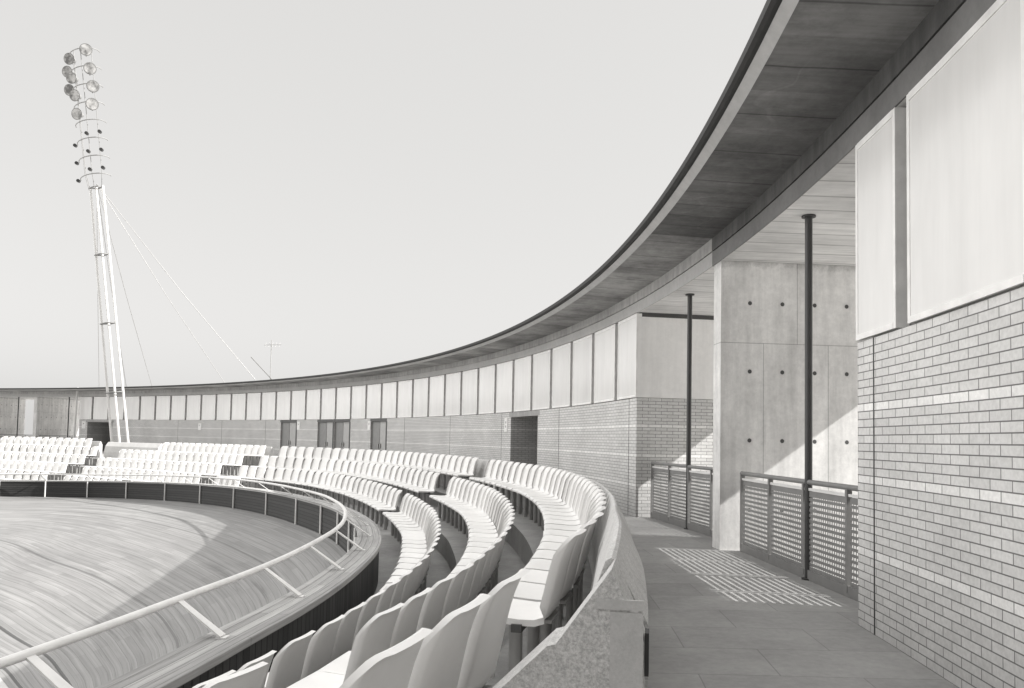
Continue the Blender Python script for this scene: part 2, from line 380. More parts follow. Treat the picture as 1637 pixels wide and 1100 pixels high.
for a_,b_,m1,m2 in((RA,1.475,'beam','fascia'),(1.475,RB,'beam_dark','edge_dark')):
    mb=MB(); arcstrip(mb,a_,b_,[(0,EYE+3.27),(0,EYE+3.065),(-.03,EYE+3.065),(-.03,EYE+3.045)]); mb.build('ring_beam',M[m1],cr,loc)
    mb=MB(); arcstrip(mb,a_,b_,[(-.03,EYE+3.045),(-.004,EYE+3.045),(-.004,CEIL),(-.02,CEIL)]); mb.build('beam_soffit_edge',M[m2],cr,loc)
mb=MB(); arcstrip(mb,RA,RB,[(-.02,CEIL),(-5.0,CEIL)]); mb.build('ceiling',M['ceiling'],cr,loc)
#GUARD
# ------------------------------------------------------------------ brick pavilions
def window(root,loc,a,b):
    """one glazed panel between two mullion gaps: frame with its pane"""
    z0,z1=WTOP+.012,CEIL-.03; e=.045/58
    mb=MB()
    arcbox(mb,a,a+e,-.10,.022,z0,z1); arcbox(mb,b-e,b,-.10,.022,z0,z1)
    arcbox(mb,a+e,b-e,-.10,.026,z0,z0+.05); arcbox(mb,a+e,b-e,-.10,.026,z1-.06,z1)
    f=mb.build('window',M['frame'],root,loc)
    mb=MB(); arcbox(mb,a+e,b-e,-.08,.017,z0+.05,z1-.06); p=mb.build('pane',M['pane'],f,loc)
    return f
M['pane']=pane_mat()
def walls(mb,a,b,holes):
    """brick wall a..b with openings (p0,p1,top)"""
    x=a
    for p0,p1,top in sorted(holes):
        if p0>x: arcbox(mb,x,p0,-.3,0,0,WTOP)
        arcbox(mb,p0,p1,-.3,0,top+.16,WTOP); x=p1
    if b>x: arcbox(mb,x,b,-.3,0,0,WTOP)
def pavilion(label,a,b,mull,holes,doors,joints,ends):
    loc=FP((a+b)/2,0,0); r=thing('brick_pavilion',label,'building',loc)
    mb=MB(); walls(mb,a,b,holes+[(p0,p1,t) for p0,p1,t in doors]); 
    for ph,sg in ends: 
        # radial end wall
        radbox(mb,ph-(0 if sg>0 else -.3/58),.3,-.3,OUT,0,WTOP)
    mb.build('brick_wall',M['brick'],r,loc)
    for ph,sg in ends:
        mb=MB(); radbox(mb,ph-(.006/58 if sg>0 else -.29/58),.28,-.02,OUT,WTOP+.004,CEIL-.10); mb.build('render_panel',M['render'],r,loc)
        mb=MB(); radbox(mb,ph-(.03/58 if sg>0 else -.27/58),.22,-.06,OUT,CEIL-.10,CEIL-.002); mb.build('shadow_gap',M['gap'],r,loc)
    mb=MB(); arcbox(mb,a+.006,b-.006,OUT+.25,OUT,0,CEIL-.01); mb.build('back_wall',M['brick'],r,loc)
    mb=MB(); arcbox(mb,a+.002,b-.002,-.22,-.09,WTOP,CEIL-.002); mb.build('mullion_backing',M['gap'],r,loc)
    g=.105/58
    edges=[a]+mull+[b]
    for k,(p,q) in enumerate(zip(edges,edges[1:])):
        window(r,loc,p+(g if k else .0002),q-(g if k<len(edges)-2 else .0002))
    for ph in joints:
        mb=MB(); arcbox(mb,ph-.011/58,ph+.011/58,-.02,.004,0,WTOP-.002); mb.build('movement_joint',M['ink'],r,loc)
    for p0,p1,t in holes:
        mb=MB()   # passage through the building: lining walls
        arcbox(mb,p0-.002,p1+.002,OUT+.3,-4.0,0,t+.1)
        radbox(mb,p0+.0001,.2,-.301,-4.0,0,t+.1); radbox(mb,p1+.2/58,.2,-.301,-4.0,0,t+.1)
        mb.build('passage_wall',M['brick'],r,loc)
        mb=MB(); arcbox(mb,p0-.004,p1+.004,-4.2,-.301,t+.1,t+.2); mb.build('passage_ceiling',M['inside'],r,loc)
        mb=MB(); arcbox(mb,p0-.003,p1+.003,-.3,.004,t,t+.158); mb.build('lintel',M['beam'],r,loc)
    for p0,p1,t in doors:
        mb=MB(); arcbox(mb,p0-.001,p1+.001,-.3,.003,t,t+.158); mb.build('lintel',M['gap'],r,loc)
        mid=(p0+p1)/2
        for i,(x,y) in enumerate(((p0,mid),(mid,p1))):
            mb=MB(); arcbox(mb,x+.0003,y-.0003,-.16,-.09,.92,t-.01); d=mb.build('door',M['doorD' if i==0 else 'doorL'],r,loc)
            mb=MB(); arcbox(mb,x+.0003,y-.0003,-.16,-.09,.02,.918); mb.build('lower_panel',M['doorL' if i==0 else 'doorD'],d,loc)
            mb=MB(); hx=(y-.0018) if i==0 else (x+.0018); arcbox(mb,hx-.0006,hx+.0006,-.09,-.03,1.0,1.25); mb.build('handle',M['steel'],d,loc)
        mb=MB(); arcbox(mb,p1-.0008,p1+.0014,-.2,.012,.0,t); mb.build('door_frame',M['ink'],r,loc)
    return r
mull=[.38221+.031032*i for i in range(33)]
DOORS=[(.7653,.7978,2.42),(.8419,.8741,2.42),(.8760,.9080,2.42),(.9508,.9823,2.42)]
pavilion('long curved brick pavilion under a continuous band of tall white windows',PM0,PM1,mull,[(.3734,.4221,2.36),(1.2163,1.2611,2.40)],DOORS,[.5535,.6433,.7340,1.0185,1.1068,1.2005,1.2946,1.3912],[(PM1,1),(PM0,-1)])
pavilion('near brick pavilion with white windows at the right of the walkway',PN,1.9,[1.5767]+[1.5767+.031*i for i in range(1,11)],[],[],[1.5667,1.70,1.8],[(PN,-1),(1.9,1)])
# ------------------------------------------------------------------ concrete fin walls, steel columns and railings in the open bays
def fin(ph,label,out=OUT):
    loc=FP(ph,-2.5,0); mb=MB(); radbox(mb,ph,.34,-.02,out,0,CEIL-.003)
    return tag(mb.build('concrete_wall',M['formwork'],None,loc),label,'wall')
fin(PW,'tall shuttered concrete wall with tie holes between the two near railings')
fin(PW2,'shuttered concrete wall on the far side beside the sunlit sliver')
fin(PW3,'shuttered concrete wall on the far side at the left edge of the photo',-3.6)
def column(ph,label):
    loc=FP(ph,-.38,0); r=thing('steel_column',label,'column',loc,'slim steel columns in the open bays')
    mb=MB(); mb.tube([(loc[0],loc[1],.015),(loc[0],loc[1],CEIL-.02)],.045,14); mb.build('shaft',M['post'],r,loc)
    mb=MB(); mb.disc((loc[0],loc[1],CEIL-.003),(0,0,1),.085,14,.02); mb.build('head_plate',M['post'],r,loc)
    mb=MB(); mb.disc((loc[0],loc[1],.018),(0,0,1),.08,14,.017); mb.build('base_plate',M['post'],r,loc)
column(1.5225,'slim dark steel column nearest the camera, in front of the concrete wall')
column(1.4365,'slim dark steel column in the bay just past the concrete wall')
column((PW2+PM0)/2+.012,'dark steel column on the far side just left of the far brick pavilion')
column((PW3+PW2)/2,'dark steel column on the far side at the left edge of the photo')
def railing(a,b,label,detail=True):
    """railing across an open bay, from ph a to ph b (b nearer the camera)"""
    A=Vector(FP(a,-.33,0)); B=Vector(FP(b,-.52,0)); loc=tuple((A+B)/2)
    r=thing('railing',label,'railing',loc,'perforated railings in the open bays')
    d=(B-A); L=d.length; t=d/L; nrm=Vector((-t.y,t.x,0)); ang=math.atan2(t.y,t.x)
    P=lambda s,z,o=0: tuple(A+t*s+nrm*o+Vector((0,0,z)))
    mb=MB(); mb.tube([P(.02,1.17),P(L-.02,1.17)],.032,10); mb.build('top_rail',M['rail'],r,loc)
    mb=MB(); mb.box(*P(L/2,.062),L-.04,.05,.12,ang); mb.build('bottom_rail',M['rail'],r,loc)
    mb=MB(); mb.box(*P(L/2,1.085),L-.04,.03,.03,ang); mb.build('upper_rail',M['white'],r,loc)
    n=4; ps=[.05+(L-.10)*i/n for i in range(n+1)]
    for s in ps:
        mb=MB(); mb.box(*P(s,.60),.045,.06,1.10,ang); mb.build('post',M['rail'],r,loc)
    for s0,s1 in zip(ps,ps[1:]):
        a0,a1=s0+.055,s1-.055; mb=MB(); k=14; z0,z1=.13,1.03; pitch=(z1-z0)/k
        for i in range(k+1):
            h=.034 if 0<i<k else .07
            mb.box(*P((a0+a1)/2,z0+pitch*i),a1-a0,.012,h,ang)
        if detail:
            q=int((a1-a0)/.055)
            for i in range(q+1):
                mb.box(*P(a0+(a1-a0)*i/q,(z0+z1)/2,.003),.010,.006,z1-z0,ang)
        mb.build('perforated_panel',M['rail'],r,loc)
railing(PW+.0012,PN-.002,'perforated metal railing beside the near column, in front of the concrete wall')
railing(PM1+.0012,PW-.0085,'perforated metal railing beyond the concrete wall, against the brick end wall')
railing(PW2+.0012,PM0-.007,'far railing between the far concrete wall and the brick pavilion',False)
railing(PW3+.0012,PW2-.0085,'far railing at the left edge, left of the sunlit sliver',False)
# ------------------------------------------------------------------ signs on the brick
def sign(ph,z,w,h,label,marks):
    loc=FP(ph,.012,z); r=thing('wall_sign',label,'sign',loc,'small white wall signs')
    mb=MB(); arcbox(mb,ph-w/116,ph+w/116,.002,.02,z-h/2,z+h/2); mb.build('plate',M['sign'],r,loc)
    mb=MB()
    for k in range(marks): arcbox(mb,ph-w*.22/116,ph+w*.22/116,.02,.0225,z+h*(.16-.3*k)-h*.05,z+h*(.16-.3*k)+h*.09)
    mb.build('lettering',M['rail'],r,loc)
sign(1.2085,2.13,.30,.50,'small white sign plate left of the nearest dark doorway',2)
sign(.9478,2.2,.34,.5,'small white sign plate just left of the rightmost checkered door',1)
sign(.8025,2.2,.34,.5,'small white sign plate right of the leftmost checkered door',1)
sign(.5980,2.1,.34,.5,'small white sign plate on plain brick right of the floodlight mast',1)
sign(.3665,2.12,.42,.6,'small white sign plate left of the far dark doorway',1)
# ------------------------------------------------------------------ terraces, walkway, parapets
def sp(u):
    t=max(0,min(1,(u-8)/7)); return 1+.13*t*t*(3-2*t)
RH=[-.54,-.975,-1.41,-1.845,-2.28]
FZ=[EYE+h-1.03 for h in RH]
def RP(u,off): X,Y,tx,ty=ROW.frame(u,off); return X,Y
def rdist(u):
    """distance from the top row inward to the outer edge of the track coping"""
    X,Y,tx,ty=ROW.frame(u); nx,ny=-ty,tx; best=9e9
    p=COP.p
    for a,b in zip(p,p[1:]):
        ex,ey=b[0]-a[0],b[1]-a[1]; den=nx*ey-ny*ex
        if abs(den)<1e-9: continue
        t=((a[0]-X)*ey-(a[1]-Y)*ex)/den; q=((a[0]-X)*ny-(a[1]-Y)*nx)/den
        if t>.5 and 0<=q<=1 and t<best: best=t
    return best
def frange(a,b,st):
    n=max(1,int(round((b-a)/st))); return [a+(b-a)*i/n for i in range(n+1)]
mb=MB()
US=frange(.4,72,.35); DD={u:min(12,rdist(u)) for u in US}
def strip(us,o0,o1,z0,z1):
    rows=[[(*RP(u,o0(u)),z0) for u in us],[(*RP(u,o1(u)),z1) for u in us]]
    uvr=[[(u,o0(u)+z0) for u in us],[(u,o1(u)+z1) for u in us]]
    mb.grid(rows,uvr,False)
def edge(k): return lambda u:k*sp(u)-.30
strip(US,lambda u:-.30,edge(1),FZ[0],FZ[0]); strip(US,edge(1),edge(1),FZ[0],FZ[1])
strip(US,edge(1),edge(2),FZ[1],FZ[1]); strip(US,edge(2),edge(2),FZ[1],FZ[2])
UN=[u for u in US if u<=37.2]; UF=[u for u in US if u>=37.0-.2]; DI=lambda u:DD[u]+.10 if u in DD else 3
strip(UN,edge(2),lambda u:max(DI(u),edge(2)(u)+.05),FZ[2],FZ[2])
strip(UF,edge(2),edge(3),FZ[2],FZ[2]); strip(UF,edge(3),edge(3),FZ[2],FZ[3]); strip(UF,edge(3),edge(4),FZ[3],FZ[3]); strip(UF,edge(4),edge(4),FZ[3],FZ[4])
strip(UF,edge(4),lambda u:max(DI(u),edge(4)(u)+.1),FZ[4],FZ[4])
structure(mb.build('terrace',M['riser']))
# walkway between the top row and the outside of the building
def rowhit(ph):
    """offset from the facade line to the back of the top row"""
    A=fac(ph,0); B=fac(ph,1.0); dx,dy=B[0]-A[0],B[1]-A[1]; best=25
    P=WK
    for a,b in zip(P,P[1:]):
        ex,ey=b[0]-a[0],b[1]-a[1]; den=dx*ey-dy*ex
        if abs(den)<1e-9: continue
        t=((a[0]-A[0])*ey-(a[1]-A[1])*ex)/den; q=((a[0]-A[0])*dy-(a[1]-A[1])*dx)/den
        if t>.3 and 0<=q<=1 and t<best: best=t
    return best
WK=[RP(u,-.25) for u in frange(0,74,.5)]
rows=[[],[],[],[]];uvr=[[],[],[],[]]
for ph in phs(.05,1.9,.01):
    w=rowhit(ph) if ph<1.62 else 3.6
    for k,o in enumerate((-5.6,-2,0.6,w)): rows[k].append(FP(ph,o,0)); uvr[k].append((arc(ph),o))
mb=MB(); mb.grid(rows,uvr,False); structure(mb.build('walkway',M['paving']))
# forecourt outside, reaching the horizon
rows=[[],[],[],[]]
for ph in phs(-.35,2.05,.03):
    for k,(o,z) in enumerate(((-5.6,-.06),(-40,-.2),(-90,-8),(-900,-8.05))): rows[k].append(FP(ph,o,z))
mb=MB(); mb.grid(rows,None,False); structure(mb.build('forecourt',M['ground']))
mb=MB(); mb.face([(1500*math.cos(a*math.pi/24),1500*math.sin(a*math.pi/24),-8.2) for a in range(48)]); structure(mb.build('ground',M['ground']))
# concrete parapets with gabled tops behind the top row
RID=Curve([(.15,1.6,-.36),(.31,2.4,-.36),(.44,3.2,-.37),(.54,3.9,-.39),(.67,5.0,-.43),(.84,6.3,-.49),(1.03,8.0,-.54),(1.20,10.2,-.58),(1.26,12,-.60),(1.19,13.8,-.62),(.98,15.7,-.63),(.58,17.6,-.63),(.05,19.6,-.63),(-.4,21.2,-.63)],smooth=6)
def ridge_row(u):
    X,Y,tx,ty=ROW.frame(u,-.24); return X,Y,tx,ty,-.60
def ridge_near(u): return RID.frame(u)
def parapet(fr,u0,u1,label,m,extra=0.0,dh=0.0,inner=-.10):
    us=frange(u0,u1,.3); rows=[]; bot=-.02
    for u in us:
        X,Y,tx,ty,h=fr(u); h=EYE+h+dh
        pr=[(.115,bot),(.115,h-.20),(.105,h-.18),(.012,h-.006),(0,h),(-.018,h-.010),(inner,h-.25),(inner-.06,h-.58),(inner-.06,bot)]
        rows.append([(X+ty*(o+extra),Y-tx*(o+extra),z) for o,z in pr])
    loc=(rows[len(rows)//2][4][0],rows[len(rows)//2][4][1],0)
    uvr=[[(u,k*.3) for k in range(9)] for u in us]
    mb=MB(); mb.grid(rows,uvr,False); mb.face(rows[0]); mb.face(list(reversed(rows[-1])))
    r=thing('concrete_parapet',label,'wall',loc)
    mb.build('wall',m,r,loc)
    return r,loc
pd,ploc=parapet(ridge_near,.85,RID.L,'rough gable-topped concrete parapet between the near seats and the walkway',M['parapet'])
# stair cheek at the near end
pr=[(.105,-1.95),(.105,-.205),(.095,-.18),(.015,.003),(-.14,-.215),(-.165,-.222),(-.55,-.60),(-.60,-1.95)]
A=[];B=[]
for u,lst in((.62,A),(.84,B)):
    X,Y,tx,ty,h=RID.frame(u)
    lst+=[(X+ty*o,Y-tx*o,EYE-.36+z) for o,z in pr]
mb=MB(); mb.face(list(reversed(A))); mb.face(B); mb.grid([A,B],None,False,True,True)
mb.build('end_cheek',M['parapet'],pd,ploc)
X,Y,tx,ty,h=RID.frame(.62)
for nm,oa,ob,za,zb,th in(('ledge',-.03,.104,-.468,-.440,.006),('smooth_panel',.012,.103,-1.7,-.474,.004)):
    mb=MB(); f=lambda o,d,z:(X+ty*o-tx*d,Y-tx*o-ty*d,EYE+z)
    mb.box8([f(oa,th,za),f(ob,th,za),f(ob,-.004,za),f(oa,-.004,za)],[f(oa,th,zb),f(ob,th,zb),f(ob,-.004,zb),f(oa,-.004,zb)]); mb.build(nm,M['smooth'],pd,ploc)
X,Y,tx,ty,h=RID.frame(.70); mb=MB(); mb.box(X+ty*.112,Y-tx*.112,EYE-.60,.012,.06,.12,math.atan2(ty,tx)-math.pi/2); mb.build('metal_plate',M['ink'],pd,ploc)
parapet(ridge_row,21.5,40.4,'gable-ended concrete parapet behind the long top row of the middle block',M['parapet_pale'])
parapet(ridge_row,41.55,50.6,'gable-ended concrete parapet behind the short top row left of centre',M['parapet_pale'])
parapet(ridge_row,51.4,56.4,'stretch of gabled parapet without seats below the far dark doorway',M['parapet_pale'],.1,-.02,-.2)
parapet(ridge_row,57.0,70,'gabled concrete parapet behind the seats at the far left',M['parapet_pale'])
# half steps in the aisles
STEPS=[(20.95,1,'near the second row of the right-hand block'),(20.85,2,'at the foot of the right-hand block, beside the front row'),(40.9,1,'in the aisle left of the middle block, upper'),(40.8,2,'in the aisle left of the middle block, lower'),(40.75,3,'in the aisle left of the middle block, lowest'),(53.6,1,'in the far left aisle, upper'),(53.5,2,'in the far left aisle, middle'),(53.3,3,'in the far left aisle, lower')]
for u,k,w in STEPS:
    o=edge(k)(u)+.015; zt=FZ[k]+.24; mb=MB(); hw=.36
    q=[(*RP(u-hw,o),),(*RP(u+hw,o),),(*RP(u+hw,o+.36),),(*RP(u-hw,o+.36),)]
    loc=(q[0][0],q[0][1],FZ[k]+.002)
    mb.box8([(x,y,FZ[k]+.002) for x,y in q],[(x,y,zt) for x,y in q])
    tag(mb.build('step_block',M['riser'],None,loc),'concrete half-step block '+w,'step','half-step blocks in the aisles')
# ------------------------------------------------------------------ the track, its wall and handrail
CL=COP.L
def CPt(u,off,dz=0): X,Y,tx,ty,h=COP.frame(u,off); return (X,Y,EYE+h+dz)
UC=[CL*i/520 for i in range(521)]
prof=[(0,0),(.5,.11),(1.3,.29),(2.2,.48),(3.2,.67),(4.0,.84),(4.7,.95),(5.24,1.0)]   # inward run, share of the fall
BOT=-4.95
def wide(u):
    a=1+.066*(min(28,max(11.5,u))-11.5)
    t=max(0,min(1,(u-62)/25)); return a+(1-a)*t*t*(3-2*t)
WD={}
for i,u in enumerate(UC): WD[u]=sum(wide(max(0,u+d)) for d in(-2,-1,0,1,2))/5
rows=[];uvr=[]
for o,w in prof:
    r=[];q=[]
    for u in UC:
        X,Y,tx,ty,h=COP.frame(u,.42+o*WD[u],.6); top=h-.78; r.append((X,Y,EYE+top+(BOT-top)*w)); q.append((u,o))
    rows.append(r);uvr.append(q)
mb=MB(); mb.grid(rows,uvr,True); structure(mb.build('track',M['track']))
mb=MB(); mb.face([(x,y,z-.004) for x,y,z in rows[-1][:-1]]); structure(mb.build('infield',M['infield']))
tl=CPt(11,0); tw=thing('track_wall','low curved timber wall round the cycle track with white posts inside','wall',tl)
def csweep(mb,pr,us,sm=False):
    rows=[[CPt(u,o,dz) for u in us] for o,dz in pr]; acc=0;uvr=[]
    for k,(o,dz) in enumerate(pr):
        if k: acc+=math.dist(pr[k-1],pr[k])
        uvr.append([(u,acc) for u in us])
    mb.grid(rows,uvr,sm)
mb=MB(); csweep(mb,[(0,-.07),(0,-.005),(.006,0),(.10,.002),(.103,-.002),(.106,.002),(.21,.003),(.213,-.002),(.216,.003),(.32,.004),(.323,-.002),(.326,.004),(.414,.004),(.42,-.002),(.42,-.06),(.40,-.06)],UC); mb.build('coping',M['coping'],tw,tl)
mb=MB(); csweep(mb,[(.035,-1.75),(.035,-.05)],UC); mb.build('skirt',M['skirt'],tw,tl)
mb=MB(); csweep(mb,[(.40,-.05),(.40,-.80)],UC); mb.build('panel',M['panel'],tw,tl)
BR=1.78; B0=3.83
ulist=[B0+BR*i for i in range(-2,10)]+[B0+BR*9+2.7*i for i in range(1,13)]
for u in (4.0,5.8,7.6,9.4,11.0,12.6,14.2,16.2,18.4,21.2,24.8,28.4,31.9,35.4,38.8,41.6,44.0,46.3,48.6,50.9):
    if 3<u<58:
        mb=MB(); a=CPt(u,.43,-.03); b=CPt(u,.43,-.78); mb.tube([a,b],.032,8); mb.build('post',M['white'],tw,tl)
hl=CPt(11,.63,.3); hr=thing('handrail','white tubular handrail on inclined brackets above the track wall','railing',hl)
mb=MB(); mb.tube([CPt(u,.64,.31) for u in frange(CL-6,CL+62,.25)],.033,10); mb.build('tube_rail',M['white'],hr,hl)
for u in ulist:
    mb=MB(); a=Vector(CPt(u,.22,.02)); b=Vector(CPt(u,.62,.30)); X,Y,tx,ty,h=COP.frame(u); t=Vector((tx,ty,0)); d=(b-a).normalized(); nn=d.cross(t).normalized()
    w=.048;th=.008
    q0=[a+t*w+nn*th,a-t*w+nn*th,a-t*w-nn*th,a+t*w-nn*th]; q1=[b+t*w*.8+nn*th,b-t*w*.8+nn*th,b-t*w*.8-nn*th,b+t*w*.8-nn*th]
    mb.box8([tuple(x) for x in q0],[tuple(x) for x in q1]); mb.box(a.x,a.y,a.z-.01,.09,.09,.014,math.atan2(ty,tx)); mb.build('bracket',M['white'],hr,hl)
# ------------------------------------------------------------------ seats
def seat_mesh():
    """one-piece shell: y forward (towards the track), z up; rows run from the front lip over the pan and up the back"""
    prof=[(.605,.515),(.608,.535),(.588,.556),(.52,.560),(.41,.552),(.30,.545),(.21,.547),(.155,.566),(.122,.62),(.104,.70),(.085,.79),(.068,.86),(.053,.915),(.042,.955),(.034,.982),(.026,1.003),(.016,1.018),(.005,1.028),(-.010,1.033)]
    W=.258; TS=[-1,-.97,-.93,-.8,-.6,-.35,-.1,.1,.35,.6,.8,.93,.97,1]; R=.11; TOP=1.034; n=len(prof); front=[];back=[]
    for i,(y,z) in enumerate(prof):
        hw=W*1.095 if z<.58 else W*1.06
        if z>.62 : hw=W*(1.04-.085*((z-.62)/.41)**1.3)
        if z>TOP-R: hw-=R-math.sqrt(max(0,R*R-(z-(TOP-R))**2))
        if i<3: hw-=.045*(1-i/3.0)**2
        row=[];bk=[]
        for t in TS:
            x=t*hw; a=abs(t); rim=1.0 if a>.999 else (.12 if a>.96 else 0.0)   # sides turn forward as a flange
            rim*=max(0,min(1,(1.0-z)/.08)); wrap=(.022*(x/W)**2+.034*rim) if z>.57 else 0
            dish=-.016*(1-t*t) if z<.58 and 2<i<8 else 0
            row.append((x,y+wrap,z+dish))
            if z>.6: bk.append((x*.992,y+wrap-.012-.016*max(0,(z-.9)/.13),z-.004))
            else: bk.append((x*.985,y-.004,z+dish-.012-.026*rim))
        front.append(row);back.append(bk)
    mb=MB(); mb.grid(front,None,True,False); mb.grid(back,None,True,True)
    for side in(0,-1):
        mb.grid([[r[side] for r in front],[r[side] for r in back]],None,True,side==0)
    mb.grid([front[-1],back[-1]],None,True,False); mb.grid([back[0],front[0]],None,True,False)
    return mb
def seat_leg_mesh():
    mb=MB(); mb.tube([(0,.37,.002),(0,.37,.51)],.042,10); mb.tube([(0,.20,.002),(0,.20,.50)],.026,8)
    mb.box(0,.30,.515,.30,.34,.022); return mb
def seat_bar_mesh():
    mb=MB(); mb.box(0,.31,.495,.60,.06,.045); return mb
ORD='first second third fourth fifth sixth seventh eighth ninth tenth eleventh twelfth thirteenth fourteenth fifteenth sixteenth seventeenth eighteenth nineteenth twentieth twenty-first twenty-second twenty-third twenty-fourth twenty-fifth twenty-sixth twenty-seventh twenty-eighth twenty-ninth thirtieth'.split()
RN=['top','second','third','fourth','fifth']
BLOCKS=[ # name, per row (u0 left/far end, u1 right/near end, count)
 ('far left block','left',{0:(66.6,57.3,13),1:(64.9,54.9,13),2:(62.9,54.2,12),3:(60.8,54.0,10),4:(58.6,53.7,6)}),
 ('block left of centre','left',{0:(50.69,41.6,16),1:(52.93,41.65,18),2:(53.1,41.6,18),3:(52.5,41.4,17),4:(52.2,46.6,8)}),
 ('long middle block','left',{0:(40.4,21.6,27),1:(40.25,21.5,26),2:(40.1,20.9,25),3:(40.05,38.0,4)}),
 ('right-hand block on the bend','far',{0:(20.45,3.9,29),1:(20.0,3.45,30),2:(20.25,3.2,29)}),
 ('nearest block at the bottom edge','far',{0:(3.22,1.57,3),1:(2.6,1.4,2)})]
sm=None
for bn,endw,rowsd in BLOCKS:
    for k,(ua,ub,n) in rowsd.items():
        for i in range(n):
            u=ua+(ub-ua)*(i+.5)/n
            X,Y,tx,ty=ROW.frame(u,k*sp(u)); rz=math.atan2(ty,tx)   # local +y (left of travel) = inward
            if bn.startswith('nearest') and k==0: X,Y=((.03,3.25),(-.125,2.69),(-.28,2.17))[i]; tx,ty=.265,.964; rz=math.atan2(ty,tx)
            z=FZ[k]-(.015 if bn.startswith('nearest') and k==0 else 0)+(.10 if bn.startswith('far left') else 0)
            lab=f'white plastic seat, {ORD[i]} from the {endw} end, {RN[k]} row, {bn}'
            rt=thing('stadium_seat',lab,'seat',(X,Y,z),'white moulded seats on the terraces')
            rt.scale=({'far':.87 if k else .90}.get(endw,1.0) if not bn.startswith('long') else 1.14,1,1)
            if bn.startswith('far left'): rt.scale=(1.12,1,1)
            rt.rotation_euler=(0,0,rz+random.uniform(-.022,.022))
            if sm is None:
                sm=(seat_mesh().build('seat_shell',M['seat'],rt),seat_leg_mesh().build('leg',M['steel'],rt),seat_bar_mesh().build('mounting_bar',M['darkrubber'],rt))
            else:
                for s in sm:
                    c=s.copy(); COL.objects.link(c); c.parent=rt
# ------------------------------------------------------------------ floodlight mast
bx,by=-27.6,55.6; loc=(bx,by,0)
mast=thing('floodlight_mast','tall leaning white floodlight mast of three tubes with round lamps','floodlight',loc)
ax=Vector((-3.6,-.6,28.6)).normalized(); 
va=Vector((1,-.1,0)); va=(va-ax*va.dot(ax)).normalized(); vb=ax.cross(va).normalized()   # vb points roughly away or towards
if vb.y>0: vb=-vb
def MP(s,a=0,b=0): return tuple(Vector(loc)+ax*(s*1.03)+va*a+vb*b)
H=28.1; HB=18.7
for a,b in((-.60,.10),(.03,.18),(.62,.08)):
    mb=MB(); mb.tube([MP(-.2,a,b),MP(HB,a*.76,b*.76)],.085,10); mb.build('pole',M['white'],mast,loc)
for s in (4.3,9.1,13.9,18.6):
    f=1-.28*s/HB; mb=MB()
    pts=[MP(s,x*f,y*f) for x,y in((-.66,.26),(.02,.52),(.68,.12),(0,-.2),(-.66,.26))]; mb.tube(pts,.05,6)
    mb.build('collar',M['rail'],mast,loc)
for a,b in((-.75,.1),(-.35,.62),(.2,.75),(.72,.4)):
    mb=MB(); mb.tube([MP(HB-.2,a*.75,b*.75),MP(HB+.9,a,b),MP(H,a*1.1,b*1.1)],.026,6); mb.build('cage_bar',M['cage'],mast,loc)
RS=[19.3+1.25*i for i in range(8)]
for i,s in enumerate(RS):
    R=1.15; pts=[MP(s,R*math.cos(t*math.pi/16)+.3*math.sin(t*math.pi/16),.8*R*math.sin(t*math.pi/16)) for t in range(17)]
    mb=MB(); mb.tube(pts,.035,6); mb.build('ring',M['cage'],mast,loc)
def lamp(s,a,b,dirn,R=.40):
    c=Vector(MP(s,a,b)); d=Vector(dirn).normalized()
    mb=MB(); mb.disc(tuple(c),d,R,20,.34,R*.45); mb.disc(tuple(c-d*.34),d,R*.45,14,.22,R*.4); o=mb.build('lamp',M['rail'],mast,loc)
    mb=MB(); mb.disc(tuple(c+d*.012),d,R*.88,20,.01); mb.build('lens',M['lens'],o,loc)
    mb=MB(); mb.tube([tuple(c-d*.2),MP(s-.35,a*.8,b*.8)],.04,6); mb.build('yoke',M['rail'],o,loc)
inw=(.30,-.94,-.2); lft=(-.12,-.97,-.22)
for y_,a in((27.74,.0),(26.4,.18),(25.15,.27),(23.94,.1)): lamp(y_,a+.85,1.18,inw,.42)
for y_,a,b in((27.6,-1.25,.62),(26.25,-1.2,.62),(25.0,-1.08,.62),(23.7,-1.05,.62),(26.95,-1.75,.2),(25.65,-1.72,.2)): lamp(y_,a+.42,b,lft,.41)
for y_ in (22.1,20.85,19.6):
    for a,b,d in((-.46,1.05,0),(.52,1.0,0),(-1.4,.2,-.36)):
        c=Vector(MP(y_+d,a+.65*b,b)); mb=MB(); mb.disc(tuple(c),(0.2,-.97,-.1),.12,12,.25); mb.build('lamp_socket',M['ink'],mast,loc)
def cable(p,q,r=.024):
    mb=MB(); mb.tube([p,tuple((Vector(p)+Vector(q))/2-Vector((0,0,.25))),q],r,5); mb.build('guy_cable',M['steel'],mast,loc)
top=HB+.2
for (x,y,z) in((-22.3,61.5,5.1),(-19.0,59.5,5.1),(-31.6,64.0,5.1),(-34.8,65.8,5.1),(-29.7,64.6,5.1)): cable(MP(top,0,0),(x,y,z))
# slim white pole in front of the far pavilion corner
q=FP(PM0-.002,.35,0); mb=MB(); mb.tube([(q[0],q[1],.0),(q[0]+.12,q[1],5.2)],.075,8); tag(mb.build('white_pole',M['white'],None,(q[0],q[1],0)),'slim white pole at the left corner of the far brick pavilion','pole')
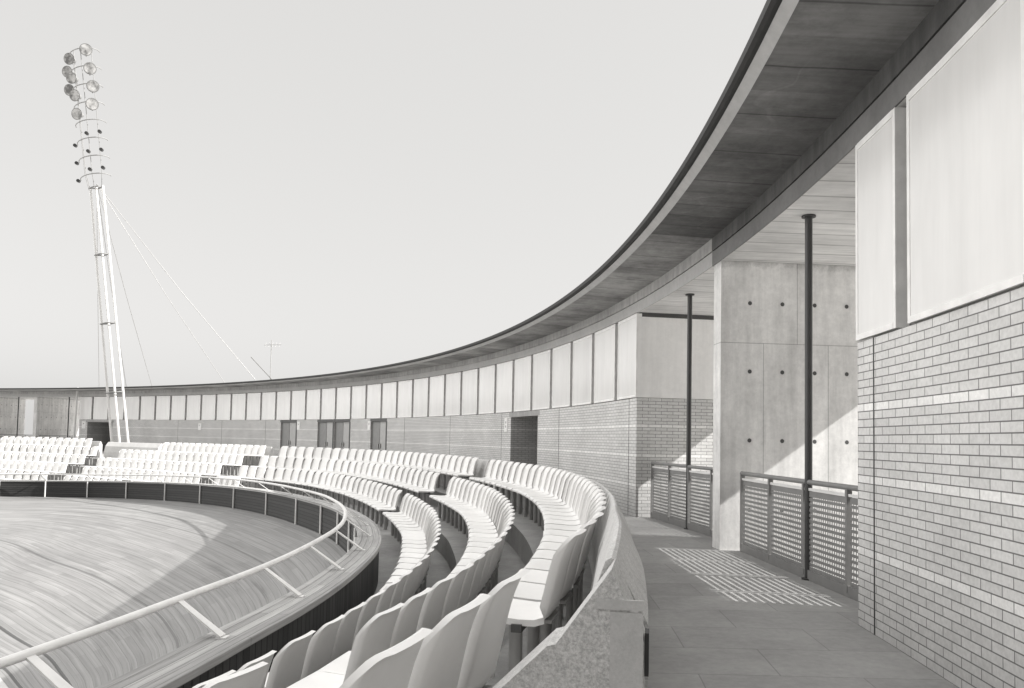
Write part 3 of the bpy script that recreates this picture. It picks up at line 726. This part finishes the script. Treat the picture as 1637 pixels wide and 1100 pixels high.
# aerial on the roof
q=FP(.70,-1.5,EYE+3.5); al=(q[0],q[1],q[2]); an=thing('roof_aerial','thin television aerial standing on the far canopy roof','aerial',al)
mb=MB(); mb.tube([al,(q[0],q[1],q[2]+3.1)],.03,6); mb.build('mast_tube',M['steel'],an,al)
mb=MB(); mb.tube([(q[0]-.5,q[1],q[2]+2.75),(q[0]+.7,q[1],q[2]+2.8)],.02,5)
for k in range(5): mb.tube([(q[0]-.4+.24*k,q[1]-.1,q[2]+2.6),(q[0]-.4+.24*k,q[1]+.1,q[2]+2.95)],.014,4)
mb.build('antenna_head',M['steel'],an,al)
mb=MB(); mb.tube([(q[0]-1.4,q[1],q[2]+1.9),(q[0]+.4,q[1],q[2]+.05)],.035,6); mb.build('stay_rod',M['rail'],an,al)
# ------------------------------------------------------------------ camera
F=1250.0; W_,H_=1637,1100
Rw=((0.999815221,0.0191998085,-0.000943697358),(-0.0192229865,0.998609699,-0.049083059),(0.0,0.0490921302,0.998794254))   # rows: right, up, forward in (X, up, depth)
cam=bpy.data.cameras.new('camera'); co=bpy.data.objects.new('camera',cam); COL.objects.link(co)
def w2(v): return Vector((v[0],v[2],v[1]))
r,uu,fw=(w2(v) for v in Rw)
co.matrix_world=Matrix(((r.x,uu.x,-fw.x,0),(r.y,uu.y,-fw.y,0),(r.z,uu.z,-fw.z,EYE),(0,0,0,1)))
cam.sensor_fit='HORIZONTAL'; cam.sensor_width=36; cam.lens=F/W_*36; cam.shift_y=(640.67-550)/W_; cam.shift_x=0
cam.clip_start=.05; cam.clip_end=4000
SC.camera=co
# ------------------------------------------------------------------ light
EL=math.radians(35); sdx,sdy=.98,-.155                 # towards the sun, in plan
n=math.hypot(sdx,sdy); sdx/=n;sdy/=n
sv=Vector((sdx*math.cos(EL),sdy*math.cos(EL),math.sin(EL)))
sl=bpy.data.lights.new('sun','SUN'); sl.energy=SUN; sl.angle=math.radians(.5); sl.color=(1,.985,.96)
so=bpy.data.objects.new('sun',sl); COL.objects.link(so); so.rotation_euler=sv.to_track_quat('Z','Y').to_euler()
wd=bpy.data.worlds.new('World'); SC.world=wd; wd.use_nodes=True; nt=wd.node_tree; nt.nodes.clear(); N=NT(nt)
sky=N.n('ShaderNodeTexSky'); sky.sky_type='NISHITA'; sky.sun_disc=False; sky.sun_elevation=EL; sky.sun_rotation=math.atan2(sdx,sdy)
sky.air_density=1.0; sky.dust_density=4.0; sky.ozone_density=1.0
bw=N.n('ShaderNodeRGBToBW'); N.l(sky.outputs[0],bw.inputs[0])
tc=N.n('ShaderNodeTexCoord'); sx=N.n('ShaderNodeSeparateXYZ'); N.l(tc.outputs['Generated'],sx.inputs[0])
over=N.math('MULTIPLY',N.math('MULTIPLY',N.val(sx.outputs[2],1.0,ZEN,.525,.64),N.val(sx.outputs[1],1.0,BACK,.2,-.5)),N.val(sx.outputs[0],1.0,LEFT,-.58,-.9))              # added fill: sky raised overhead and left out of view, lowered behind
flat=N.math('MULTIPLY',N.math('MULTIPLY_ADD',bw.outputs[0],SKYMIX,SKYADD),over)
bg=N.n('ShaderNodeBackground'); N.l(N.grey(flat),bg.inputs[0]); bg.inputs[1].default_value=.12
ow=N.n('ShaderNodeOutputWorld'); N.l(bg.outputs[0],ow.inputs[0])
SC.view_settings.view_transform='Standard'; SC.view_settings.look='None'; SC.view_settings.gamma=1; SC.view_settings.exposure=EXPO
